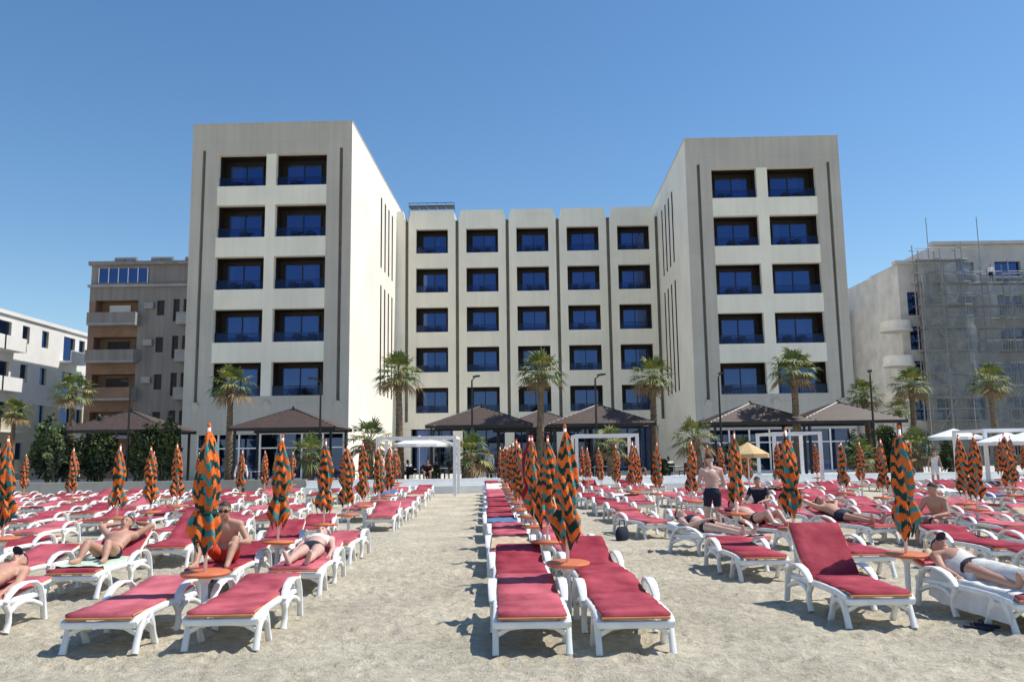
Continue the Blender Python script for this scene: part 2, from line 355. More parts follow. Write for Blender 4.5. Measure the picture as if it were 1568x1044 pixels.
rb=empty('building_under_renovation'); w=MB(); g=MB(); sc=MB(); net=MB()
D=76
def block(x0,x1,D,Dd,top,cols,fl,mi):
    P=lambda u,z,d:(u,D+d,z); holes=[]
    for k in range(fl):
        z=1.2+k*3.1
        for c,ww in cols:
            if z+2.3<top-.3: holes.append((c,c+ww,z,z+2.1,.5,mi,3)); g.quad((c,D+.35,z),(c+ww,D+.35,z),(c+ww,D+.35,z+2.1),(c,D+.35,z+2.1))
    wall(w,P,x0,x1,.2,top,holes,lambda u,z:mi)
    w.quad((x0,D,.2),(x0,D+Dd,.2),(x0,D+Dd,top),(x0,D,top),mi); w.quad((x1,D,.2),(x1,D+Dd,.2),(x1,D+Dd,top),(x1,D,top),mi)
    w.quad((x0,D,top-.02),(x1,D,top-.02),(x1,D+Dd,top-.02),(x0,D+Dd,top-.02),mi)
    w.box(x0-.3,x1+.3,D-.35,D+.4,top,top+.3,mi)
block(39,66,D,14,20.4,[(41,1.6),(44.5,2.4),(49,1.6),(53,2.4),(58,1.6),(62,2)],6,0)
w.box(42.5,60,D-.3,D-.01,17.2,17.4,0)
block(34.6,38.9,D-2,12,18.2,[(35.3,1.1),(37.2,1.1)],5,0)
block(28,33.5,D+8,10,15.8,[(29,1.5),(31.5,1.2)],5,0)
for k in range(5):
    z=1.2+k*3.1
    for a,b_ in ((43.8,47.8),(52.5,56.5)):
        w.box(a,b_,D-1.3,D-.02,z-.2,z,0)
        for i in range(int((b_-a)/.25)): w.box(a+i*.25,a+i*.25+.06,D-1.28,D-1.2,z,z+.85,0)
        w.box(a,b_,D-1.3,D-1.18,z+.86,z+.93,0)
    if k<4: w.sweep([(34.0,D-2.2,z+1.6),(34.0,D-2.2,z+1.8)],1.35,n=20,mi=0,sm=False) ; w.sweep([(34.0,D-2.2,z+1.8),(34.0,D-2.2,z+2.5)],1.28,n=20,mi=0,cap=False)
place('walls',w.mesh('renovation_walls',['grr','crm','aptw','dark']),parent=rb); place('windows',g.mesh('renovation_glass',['wing']),parent=rb)
random.seed(5)
for (a,b_,yy,zt) in ((36.2,60,D-3.2,17.3),(35.6,40,D-3.9,18.8)):
    x=a
    while x<=b_:
        for dy in (0,1.0): sc.sweep([(x,yy+dy,.3),(x,yy+dy,zt+random.uniform(.2,1))],.05,n=5)
        x+=1.9
    z=2.2
    while z<zt+.2:
        for dy in(0,1.0): sc.sweep([(a-.3,yy+dy,z),(b_,yy+dy,z)],.045,n=5); sc.sweep([(a-.3,yy+dy,z+1),(b_,yy+dy,z+1)],.035,n=5)
        sc.box(a,b_,yy+.05,yy+.95,z-.05,z-.01,1); z+=2.0
    x=a
    while x+3.8<b_: sc.sweep([(x,yy-.06,2.2),(x+3.8,yy-.06,8.2)],.03,n=5); sc.sweep([(x+3.8,yy-.06,8.2),(x,yy-.06,14.2)],.03,n=5); x+=7.6
for x in (37,41.5): sc.sweep([(x,D-3,18),(x,D-3,22.2)],.04,n=5)
place('scaffolding',sc.mesh('scaffold',['metal','trunk']),parent=rb)
nm=bpy.data.materials.new('debris_net'); nm.use_nodes=True; nt=nm.node_tree; b=nt.nodes['Principled BSDF']; b.inputs['Base Color'].default_value=(.20,.225,.23,1); b.inputs['Roughness'].default_value=.9
tc=nt.nodes.new('ShaderNodeTexCoord'); n=nt.nodes.new('ShaderNodeTexNoise'); n.inputs['Scale'].default_value=.7; n.inputs['Detail'].default_value=5; n.inputs['Distortion'].default_value=1.2
nt.links.new(tc.outputs['Object'],n.inputs['Vector']); mr=nt.nodes.new('ShaderNodeMapRange'); mr.inputs['From Min'].default_value=.35; mr.inputs['From Max'].default_value=.68; mr.inputs['To Min'].default_value=.30; mr.inputs['To Max'].default_value=.68
nt.links.new(n.outputs['Fac'],mr.inputs['Value']); nt.links.new(mr.outputs[0],b.inputs['Alpha'])
def netgrid(x0,x1,yy,z0,z1):
    nxn=int((x1-x0)/.25); nz=int((z1-z0)/.3); vs=[]
    for j in range(nz+1):
        for i in range(nxn+1):
            x=x0+(x1-x0)*i/nxn; z=z0+(z1-z0)*j/nz
            sag=.25*abs(math.sin((x-x0)*math.pi/1.9))
            vs.append((x,yy-.1+sag+.35*noise.noise(V((x*.8,z*.5,1)))+.18*noise.noise(V((x*2.5,z*1.4,7))),z+(.35*noise.noise(V((x*.6,3,3))) if j==nz else 0)))
    net.add(vs,[(j*(nxn+1)+i,j*(nxn+1)+i+1,(j+1)*(nxn+1)+i+1,(j+1)*(nxn+1)+i) for j in range(nz) for i in range(nxn)],0,True)
netgrid(36,60,D-3.6,2.5,16.8); netgrid(35.4,40,D-4.3,6,18.2)
place('debris_netting',net.mesh('net',[nm]),parent=rb)

# ------------------------------------------------------------ palms
def palm(h,cr,r0,r1,nl=34,seed=1,young=False):
    rnd=random.Random(seed); mb=MB()
    lean=rnd.uniform(-.25,.25); pts=[];rad=[]
    N=int(h/.13)
    for i in range(N+1):
        t=i/N; pts.append((lean*t*t,0,h*t)); q=r0+(r1-r0)*min(1,t*1.3)
        if t>.82: q*=1+.55*(t-.82)/.18
        rad.append(q*(1.09 if i%2 else .93)+rnd.uniform(-.01,.01)*q*4)
    mb.sweep(pts,rad,n=11,mi=0)
    top=V(pts[-1])
    for i in range(int(nl*1.3)):
        a=rnd.uniform(0,6.28); z=h-rnd.uniform(0,.9 if not young else h*.8); d=V((math.cos(a),math.sin(a),.9)).normalized(); p=V((top.x,0,z))+V((math.cos(a),math.sin(a),0))*r1*.8
        mb.sweep([p,p+d*rnd.uniform(.12,.25)],[(.05,.02),(.03,.012)],n=4,mi=0,sm=False)
    for i in range(nl):
        t=(i+.5)/nl; el=R(88)-R(125)*t**.85+rnd.uniform(-.12,.12); az=i*2.39996+rnd.uniform(-.3,.3)
        mi=3 if el<R(-22) else (2 if rnd.random()<.35 else 1)
        L=cr*rnd.uniform(.42,.62); h_=V((math.cos(az),math.sin(az),0)); d=(h_*math.cos(el)+V((0,0,math.sin(el)))).normalized()
        p0=top+V((0,0,-.05)); p1=p0+d*L*.6; p2=p0+d*L+V((0,0,-.08*L))
        sd=d.cross(V((0,0,1))); sd=sd.normalized() if sd.length>.05 else V((1,0,0))
        mb.sweep([p0,p1,p2],[.022,.016,.012],n=4,mi=mi,sm=False)
        dd=(p2-p1).normalized(); nn=sd.cross(dd).normalized(); nb=15
        for k in range(nb):
            a=R(-88)+R(176)*k/(nb-1)+rnd.uniform(-.05,.05); bl=cr*.55*(.66+.34*math.cos(a))*rnd.uniform(.8,1.12)
            bd=(dd*math.cos(a)+sd*math.sin(a)+nn*rnd.uniform(-.02,.12)).normalized(); wv=(dd*-math.sin(a)+sd*math.cos(a))*cr*.030
            m1=p2+bd*bl*.55; e=p2+bd*bl+V((0,0,-bl*rnd.uniform(.12,.5)))
            mb.add([p2,m1+wv,m1-wv,e],[(0,1,2),(1,3,2)],mi)
    return mb.mesh('palm',['trunk','leaf','leafy','leafd'])
pt=[palm(5.6,1.45,.24,.15,30,3),palm(5.9,1.5,.26,.16,33,8),palm(5.2,1.35,.23,.15,28,21)]
ps=[palm(1.5,1.35,.30,.24,24,5,True),palm(1.9,1.2,.28,.22,24,6,True)]
for (px,k,D,s) in ((348,0,47,1),(610,1,44,.98),(825,1,45,1),(1000,0,46,1.02),(1220,2,46,1.14),(105,2,48,1.05),(1400,0,47,.92),(1525,1,47,.88),(1330,2,48,.9),(15,0,60,.9),(1375,2,52,.75)):
    s_=1302/D; place('palm_tree',pt[k],((px-784)/s_,D,.2),random.uniform(0,6),sc=s)
for (px,k,D,s) in ((470,0,43,1.05),(560,1,43,1.2),(715,0,42.6,1.05),(935,1,43,1),(1065,1,44,1.15),(1130,0,45,.9),(1400,0,43.5,1),(1358,1,46,1),(1318,0,43,.8)):
    s_=1302/D; place('young_palm_tree',ps[k],((px-784)/s_,D,.3),random.uniform(0,6),sc=s)
def bush(rx,ry,rz,n,seed):
    rnd=random.Random(seed); mb=MB()
    for i in range(7): mb.sweep([(rnd.uniform(-.2,.2)*rx,0,0),(rnd.uniform(-.7,.7)*rx,rnd.uniform(-.5,.5)*ry,rz*1.3)],[.03,.01],n=4,mi=2)
    c=0
    while c<n:
        p=V((rnd.uniform(-1,1),rnd.uniform(-1,1),rnd.uniform(-1,1)))
        q=p.length; lim=.8+.35*noise.noise(p*2.3+V((seed,0,0)))
        if q>lim or q<.25: continue
        if noise.noise(p*4+V((seed*3,1,0)))<-.18: continue
        c+=1; P_=V((p.x*rx,p.y*ry,rz+p.z*rz)); a=V((rnd.gauss(0,1),rnd.gauss(0,1),rnd.gauss(0,1))).normalized(); b_=a.orthogonal().normalized()*.06; a*=.11
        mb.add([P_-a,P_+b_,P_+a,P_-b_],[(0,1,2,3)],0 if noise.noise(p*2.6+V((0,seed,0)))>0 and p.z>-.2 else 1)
    return mb.mesh('bush',['bushl','bushd','trunk'])
bs=[bush(1.4,.9,1.3,2200,1),bush(1.0,.9,1.8,2000,2)]
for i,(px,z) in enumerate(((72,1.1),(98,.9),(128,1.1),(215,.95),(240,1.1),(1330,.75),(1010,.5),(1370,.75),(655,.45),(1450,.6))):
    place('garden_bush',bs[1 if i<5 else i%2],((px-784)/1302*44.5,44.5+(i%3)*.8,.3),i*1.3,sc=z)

# ------------------------------------------------------------ canopies, lamps, pergolas
def canopy(w,d):
    mb=MB(); n=11
    for x in (-w/2+.3,w/2-.3):
        for y in (-d/2+.3,d/2-.3): mb.box(x-.06,x+.06,y-.06,y+.06,0,2.9,1)
    mb.box(-w/2,w/2,-d/2-.05,-d/2+.05,2.85,3.0,1); mb.box(-w/2,w/2,d/2-.05,d/2+.05,2.85,3.0,1)
    for i in range(n):
        t=i/n; hw=(w/2)*(1-t*.93); hd=(d/2)*(1-t*.93); z=3.02+1.0*t; k=(w/2)/n*.55
        mb.add([(-hw,-hd,z),(hw,-hd,z),(hw-k,-hd+k*.8,z+.10),(-hw+k,-hd+k*.8,z+.10),(-hw,hd,z),(hw,hd,z),(hw-k,hd-k*.8,z+.10),(-hw+k,hd-k*.8,z+.10)],
               [(0,1,2,3),(5,4,7,6),(4,0,3,7),(1,5,6,2)],0)
    for sx in(-1,1):
        for sy in(-1,1): mb.sweep([(sx*w/2,sy*d/2,3.0),(0,0,4.12)],.05,n=4,mi=1,sm=False)
    mb.sweep([(0,0,2.9),(0,0,4.25)],.06,n=6,mi=1)
    return mb.mesh('canopy',['roofb','black'])
cm=canopy(5.7,4.6)
for px,D in ((195,47),(445,47),(735,47),(915,47),(1150,47.5),(1285,47.5),(825,52)):
    place('louvred_canopy',cm,((px-784)/1302*D,D,.34),random.uniform(-.04,.04))
lm=MB(); lm.sweep([(0,0,0),(0,0,5.3)],[.07,.045],n=8); lm.sweep([(0,0,5.3),(0,-.5,5.45)],.03,n=6); lm.box(-.11,.11,-.95,-.4,5.42,5.5); lm.sweep([(0,0,0),(0,0,.3)],.12,n=8)
lmm=lm.mesh('lamp',['black'])
for px in (192,487,721,912,1103,1338): place('street_lamp',lmm,((px-784)/1302*44,44,.34),random.choice((0,.4,-.4)))
def perg(w,d,h):
    mb=MB(); t=.07
    for x in(-w/2,w/2):
        for y in(-d/2,d/2): mb.box(x-t,x+t,y-t,y+t,-.1,h)
    for y in(-d/2,d/2): mb.box(-w/2-t,w/2+t,y-t+.004,y+t-.004,h,h+.13)
    for x in(-w/2,w/2): mb.box(x-t+.004,x+t-.004,-d/2+t,d/2-t,h+.01,h+.12)
    for i in range(1,5): x=-w/2+w*i/5; mb.box(x-.025,x+.025,-d/2+t,d/2-t,h+.03,h+.1)
    return mb.mesh('pergola',['white'])
for a,b_,D in ((578,695,38.0),(880,972,38.0),(1180,1250,39),(1500,1590,38)):
    s_=1302/D; place('white_pergola',perg((b_-a)/s_,2.6,2.5),(((a+b_)/2-784)/s_,D+.9,0))
pf=MB(); table(pf,0,0,0,.45,0); chair(pf,-.0,.75,0,1,1); chair(pf,0,-.75,0,1,-1)
pfm=pf.mesh('patio_set',['white','black'])
for i in range(20):
    place('patio_table_and_chairs',pfm,(random.choice([random.uniform(-11,14),random.uniform(-18,22)]),random.uniform(43.2,50),.345),random.uniform(0,3))
def openparasol(r,h,m):
    mb=MB(); mb.sweep([(0,0,0),(0,0,h)],.025,n=6,mi=1); n=8
    vs=[(0,0,h)]+[(r*math.cos(6.2832*k/n),r*math.sin(6.2832*k/n),h-.42) for k in range(n)]+[(r*math.cos(6.2832*k/n),r*math.sin(6.2832*k/n),h-.56) for k in range(n)]
    mb.add(vs,[(0,1+k,1+(k+1)%n) for k in range(n)]+[(1+k,9+k,9+(k+1)%n,1+(k+1)%n) for k in range(n)],0); return mb.mesh('parasol',[m,'white'])
M['yel']=mat('parasol_yellow',(.6,.42,.2),.8,ns=3)
op=openparasol(1.35,2.45,'white'); oy=openparasol(.75,2.1,'yel')
for px,D,m_ in ((640,43,op),(1540,37,op),(1460,43,op),(1143,30,oy),(662,46,op),(1575,34,op)): place('open_parasol',m_,((px-784)/1302*D,D,0 if D<41 else .34))

# ------------------------------------------------------------ sun lounger
def lounger(ang):
    mb=MB(); a=R(ang); X=V((1,0,0))
    def P(x,pts): return [(x,y,z) for y,z in pts]
    hy,hz=.22,.315
    def bk(d,n=0): return (hy+d*math.cos(a)-n*math.sin(a),hz+d*math.sin(a)+n*math.cos(a))
    for sx in(-1,1):
        mb.sweep(P(sx*.315,[(-.99,.262),(-.93,.295),(-.7,.315),(-.3,.318),(.2,.305),(.78,.29)]),[(.032,.03)]*6,X,mi=0,sec=RR)
        mb.sweep(P(sx*.285,[bk(0),bk(.2),bk(.4),bk(.72)]),[(.03,.02)]*4,X,mi=0,sec=RR)
        mb.sweep(P(sx*.325,[(-.97,0),(-.93,.1),(-.88,.2),(-.80,.29)]),[(.030,.026),(.027,.022),(.028,.028),(.03,.05)],X,mi=0,sec=RR)
        mb.sweep(P(sx*.325,[(-.50,0),(-.56,.1),(-.60,.2),(-.68,.29)]),[(.030,.026),(.027,.022),(.028,.028),(.03,.05)],X,mi=0,sec=RR)
        mb.sweep(P(sx*.325,[(-.86,.2),(-.78,.245),(-.70,.245),(-.62,.2)]),[(.024,.024)]*4,X,mi=0,sec=RR)
        mb.sweep(P(sx*.36,[(-.08,.31),(-.02,.375),(.10,.435),(.28,.465),(.46,.45),(.58,.39),(.66,.28),(.70,.14),(.73,0)]),[(.03,.018),(.038,.014),(.044,.013),(.047,.013),(.044,.014),(.038,.017),(.033,.021),(.03,.024),(.032,.028)],X,mi=0,sec=RR)
        mb.sweep(P(sx*.35,[(-.06,.3),(.02,.2),(.03,.1),(-.02,0)]),[(.03,.036),(.027,.024),(.027,.022),(.03,.026)],X,mi=0,sec=RR)
        mb.sweep(P(sx*.35,[(.02,.19),(.14,.25),(.3,.27),(.45,.25),(.6,.2),(.67,.17)]),[(.024,.02)]*6,X,mi=0,sec=RR)
    Yv=V((0,1,0))
    mb.sweep([(x,-.985,.262) for x in(-.33,-.15,0,.15,.33)],[(.022,.03)]*5,Yv,mi=0,sec=RR)
    mb.sweep([(-.32,-.9,.16),(-.2,-.9,.225),(0,-.9,.245),(.2,-.9,.225),(.32,-.9,.16)],[(.016,.022)]*5,Yv,mi=0,sec=RR)
    mb.sweep([(-.32,-.57,.13),(-.2,-.57,.2),(0,-.57,.22),(.2,-.57,.2),(.32,-.57,.13)],[(.016,.022)]*5,Yv,mi=0,sec=RR)
    mb.sweep([(-.35,.68,.18),(0,.68,.24),(.35,.68,.18)],[(.016,.022)]*3,Yv,mi=0,sec=RR)
    for i in range(13):
        y=-.93+i*.09; mb.box(-.285,.285,y,y+.07,.315,.333,0)
    y1,z1=bk(.74); y0,z0=bk(.02)
    mb.sweep([(0,y0,z0),(0,y1,z1)],[(.275,.012)]*2,X,mi=0,sec=RR)
    if ang>20: mb.sweep([(-.2,bk(.5)[0],bk(.5)[1]),(-.2,.74,.28)],.012,n=5,mi=0); mb.sweep([(.2,bk(.5)[0],bk(.5)[1]),(.2,.74,.28)],.012,n=5,mi=0)
    pts=[(-1.005,.33),(-.99,.345)]+[(-.97+i*.07,.352) for i in range(17)]; sz=[]
    path=[]
    for y,z in pts: path.append((0,y,z-.004*math.sin(y*9)))
    for i in range(12):
        y,z=bk(.02+i*.068,.034); path.append((0,y,z))
    for i,p in enumerate(path):
        e=0<i<len(path)-1
        seam=1-.45*math.exp(-((i%9)-4)**2*2.0)
        sz.append((.302+.006*math.sin(i*2.1+ang) if e else .285,.0155*seam*(1+.2*math.sin(i*1.3+ang)) if e else .010))
    sec=[(-1,-.5),(-.99,-.9),(-.6,-1),(0,-1),(.6,-1),(.99,-.9),(1,-.5),(1,.5),(.985,.85),(.9,1.0),(.5,1.05),(.2,.93),(0,1),(-.2,.95),(-.5,1.05),(-.9,1.0),(-.985,.85),(-1,.5)]
    mb.sweep(path,sz,X,mi=1,sec=sec)
    for sx in(-1,1): mb.sweep([(sx*.303,p[1],p[2]-.008) for p in path[1:]],.0085,X,n=5,mi=2)
    mb.sweep([(-.3,-1.008,.322),(.3,-1.008,.322)],.012,V((0,1,0)),n=6,mi=2)
    return mb.mesh('sun_lounger_%d'%ang,['plastic','red','pip'])
LM={a:lounger(a) for a in(2,6,12,20,30,46)}
# every mat fades a little differently
nt=M['red'].node_tree; oi=nt.nodes.new('ShaderNodeObjectInfo'); bb=nt.nodes['Principled BSDF']
for n in list(nt.nodes):
    if n.type=='TEX_NOISE':
        old=n.inputs['Vector'].links[0].from_socket; va=nt.nodes.new('ShaderNodeVectorMath'); va.operation='ADD'
        cm_=nt.nodes.new('ShaderNodeCombineXYZ'); ml=nt.nodes.new('ShaderNodeMath'); ml.operation='MULTIPLY'; ml.inputs[1].default_value=50; nt.links.new(oi.outputs['Random'],ml.inputs[0]); nt.links.new(ml.outputs[0],cm_.inputs[2])
        nt.links.new(old,va.inputs[0]); nt.links.new(cm_.outputs[0],va.inputs[1]); nt.links.new(va.outputs[0],n.inputs['Vector'])
src=bb.inputs['Base Color'].links[0].from_socket; h2=nt.nodes.new('ShaderNodeHueSaturation'); m1=nt.nodes.new('ShaderNodeMapRange'); m1.inputs['To Min'].default_value=.72; m1.inputs['To Max'].default_value=1.3; nt.links.new(oi.outputs['Random'],m1.inputs['Value'])
m2_=nt.nodes.new('ShaderNodeMapRange'); m2_.inputs['To Min'].default_value=1.02; m2_.inputs['To Max'].default_value=.84; nt.links.new(oi.outputs['Random'],m2_.inputs['Value'])
nt.links.new(src,h2.inputs['Color']); nt.links.new(m1.outputs[0],h2.inputs['Value']); nt.links.new(m2_.outputs[0],h2.inputs['Saturation']); nt.links.new(h2.outputs[0],bb.inputs['Base Color'])
LIST=[]
def lng(x,d,a=None,rz=None,j=1):
    if a is None: a=random.choice((2,2,6,6,6,12,12,20)); LIST.append(1)
    free=rz is None
    rz=R(2.1)+R(random.uniform(-5,5))*j if rz is None else R(rz)
    o=place('sun_lounger',LM[a],(x+random.uniform(-.08,.08)*j,d+random.uniform(-.14,.14)*j,.005),rz)
    if free: LIST.append((o.location.x,o.location.y,rz,a))
    return o
sh=lambda X,D:X-.037*(D-9.4)
for k in range(13):
    D=8.65+2.42*k; lng(sh(.10,D),D,6 if k==0 else None,None,.5); lng(sh(1.02,D),D,6 if k==0 else None,None,.5)
for k in range(10):
    D=8.95+3.05*k
    for c in range(9):
        for q in(0,1.08):
            X=-2.75-c*2.85-q
            if X<-26 or random.random()<(.06 if c<4 else .16): continue
            if abs(X)/D>.75: continue
            special=(k==1 and c==0) or (k==1 and c==1)
            lng(sh(X,D),D,(30 if c==1 and q==0 else 12) if special else (6 if k==0 else None),R(0)+2.1 if special else None,.3 if k<2 else 1)
lng(3.6,9.6,46,1,0); lng(4.98,9.2,12,3,0)
for X,D,a,rz in ((3.35,12.7,6,2),(4.85,12.9,12,4),(7.1,13.4,12,4),(8.2,13.3,6,2),(6.9,10.6,6,2),(3.45,14.9,12,32),(4.75,16.4,20,30),(7.75,16.4,12,3),(6.6,17.0,20,20),(2.75,18.6,6,14),(9.4,14.5,12,3)): lng(X,D,a,rz,0)
for k in range(7):
    D=19.6+2.9*k
    for c in range(9):
        for q in(0,1.08):
            X=2.75+c*2.7+q
            if X>27 or abs(X)/D>.75 or random.random()<(.08 if c<3 else .22) or (k==0 and c==0 and q==0): continue
            lng(sh(X,D)+.5,D,None,None,1)
for k in range(2):
    D=16.6+k*2.7
    for X in (9.3,10.4,12.2,13.3): lng(X,D,None,None,1)

# ------------------------------------------------------------ closed umbrella
def umbrella(seed,mono=False):
    rnd=random.Random(seed); mb=MB(); nz=56; na=48; zb,zt=.84,2.0; ph=rnd.uniform(0,6.28); tie=.24+.05*rnd.random(); fl_=rnd.uniform(.9,1.15)
    prof=[(0,.12*fl_),(.05,.145*fl_),(.12,.14*fl_),(tie-.05,.105),(tie,.082),(tie+.07,.10),(.46,.118),(.62,.108),(.8,.082),(.93,.046),(1,.014)]
    def rr(t):
        for (a,ra),(b_,rb_) in zip(prof,prof[1:]):
            if t<=b_: return ra+(rb_-ra)*(t-a)/(b_-a)
        return .014
    vs=[]
    for j in range(nz+1):
        t=j/nz
        for i in range(na):
            th=2*math.pi*i/na; tw=th+1.4*t+.3*math.sin(t*5+seed)
            fold=1+.25*math.cos(6*tw+ph)*(1-t*.5)+.11*math.cos(3*tw+seed)+.04*math.cos(13*tw)+.14*noise.noise(V((math.cos(th)*1.6,math.sin(th)*1.6,t*5+seed*7)))
            z=zb+(zt-zb)*t+(.07*math.cos(6*tw+ph)+.05*math.cos(2*th+seed))*(1-t)**3
            r=rr(t)*fold; vs.append((r*math.cos(th)+.016*math.sin(t*7+seed),r*math.sin(th)+.012*math.sin(t*5+seed*2),z))
    for j in range(nz):
        for i in range(na):
            t=(j+.5)/nz; th=(i+.5)/na; tw=2*math.pi*th+1.4*t
            nn=noise.noise(V((math.cos(6.283*th)*1.3,math.sin(6.283*th)*1.3,t*3+seed*5)))
            s=(t*(6.3+seed*.4)+th*1.0+.20*math.cos(6*tw+ph)+.55*nn+seed*.3)%1
            m_=2 if s<.52 else (3 if math.cos(3*tw+seed*1.7)+nn>.35 else 4)
            if t>.96: m_=2
            if mono: m_=5
            mb.add([vs[j*na+i],vs[j*na+(i+1)%na],vs[(j+1)*na+(i+1)%na],vs[(j+1)*na+i]],[(0,1,2,3)],m_,False)
    zz=zb+(zt-zb)*tie
    mb.sweep([(0,0,zz-.025),(0,0,zz+.02)],.094,n=12,mi=5 if mono else 4)
    mb.sweep([(0,0,-.1),(0,0,.56)],.032,n=10,mi=0); mb.sweep([(0,0,.5),(0,0,2.06)],[.02,.018],n=8,mi=0); mb.ell((0,0,2.05),(.02,.02,.035),2)
    mb.sweep([(0,0,.55),(0,0,.556),(0,0,.585),(0,0,.59)],[.20,.235,.24,.225],n=24,mi=1); mb.sweep([(0,0,.47),(0,0,.55)],[.04,.09],n=10,mi=0)
    return mb.mesh('umbrella',['plastic','tbl','orange','teal','dgreen','crimson'])
def weld(me):
    bm=bmesh.new(); bm.from_mesh(me); bmesh.ops.remove_doubles(bm,verts=bm.verts,dist=.0005)
    for f in bm.faces: f.smooth=True
    bm.to_mesh(me); bm.free()
UM=[umbrella(i) for i in range(5)]; UR=umbrella(9,True)
for u in UM+[UR]: weld(u)
def umb(x,d,m=None,s=None):
    s=s or random.uniform(.97,1.04)
    o=place('closed_beach_umbrella',m or random.choice(UM),(x,d,0),random.uniform(0,6.28),sc=s); o.rotation_euler[0]=R(random.uniform(-2,2)); o.rotation_euler[1]=R(random.uniform(-2.5,2.5)); return o
umb(.58,9.45,None,1.0); umb(.44,11.9); umb(.37,14.3); umb(.30,16.4,UR,1.02); umb(.15,18.9)
for k in range(8): umb(sh(.55,21+2.4*k),21+2.4*k)
for x,d in ((-3.2,8.95),(-3.37,12.2),(-3.38,15.2),(-3.45,17.9),(-3.6,20.6),(-3.65,23.2),(-3.8,26),(-7.8,13.1),(-8.2,17.7),(-8.45,21.5),(-8.3,19.6),(-8.7,24.5)): umb(x,d)
for x,d in ((4.5,9.95),(4.27,13.1),(4.2,16.3),(4.35,21),(4.2,25),(4.1,28),(9.9,18.7),(9.1,16.9),(9.5,24.6),(9.3,21.6),(14.6,25)): umb(x,d)
for X in(-12.8,-17.5,-22,-3.9,-8.7,4.2,9.7,14.5,19.3,24):
    for k in range(5):
        D=26.5+2.9*k
        if X in(-3.9,-8.7) and k<1: continue
        if random.random()<(.85 if abs(X)<11 else .5): umb(sh(X,D)+random.uniform(-.2,.2),D+random.uniform(-.4,.4))
for X,D in ((-12.9,21),(-14.3,23.5),(12.5,21.5),(7,27),(-6,30),(11.8,29)): umb(X,D)

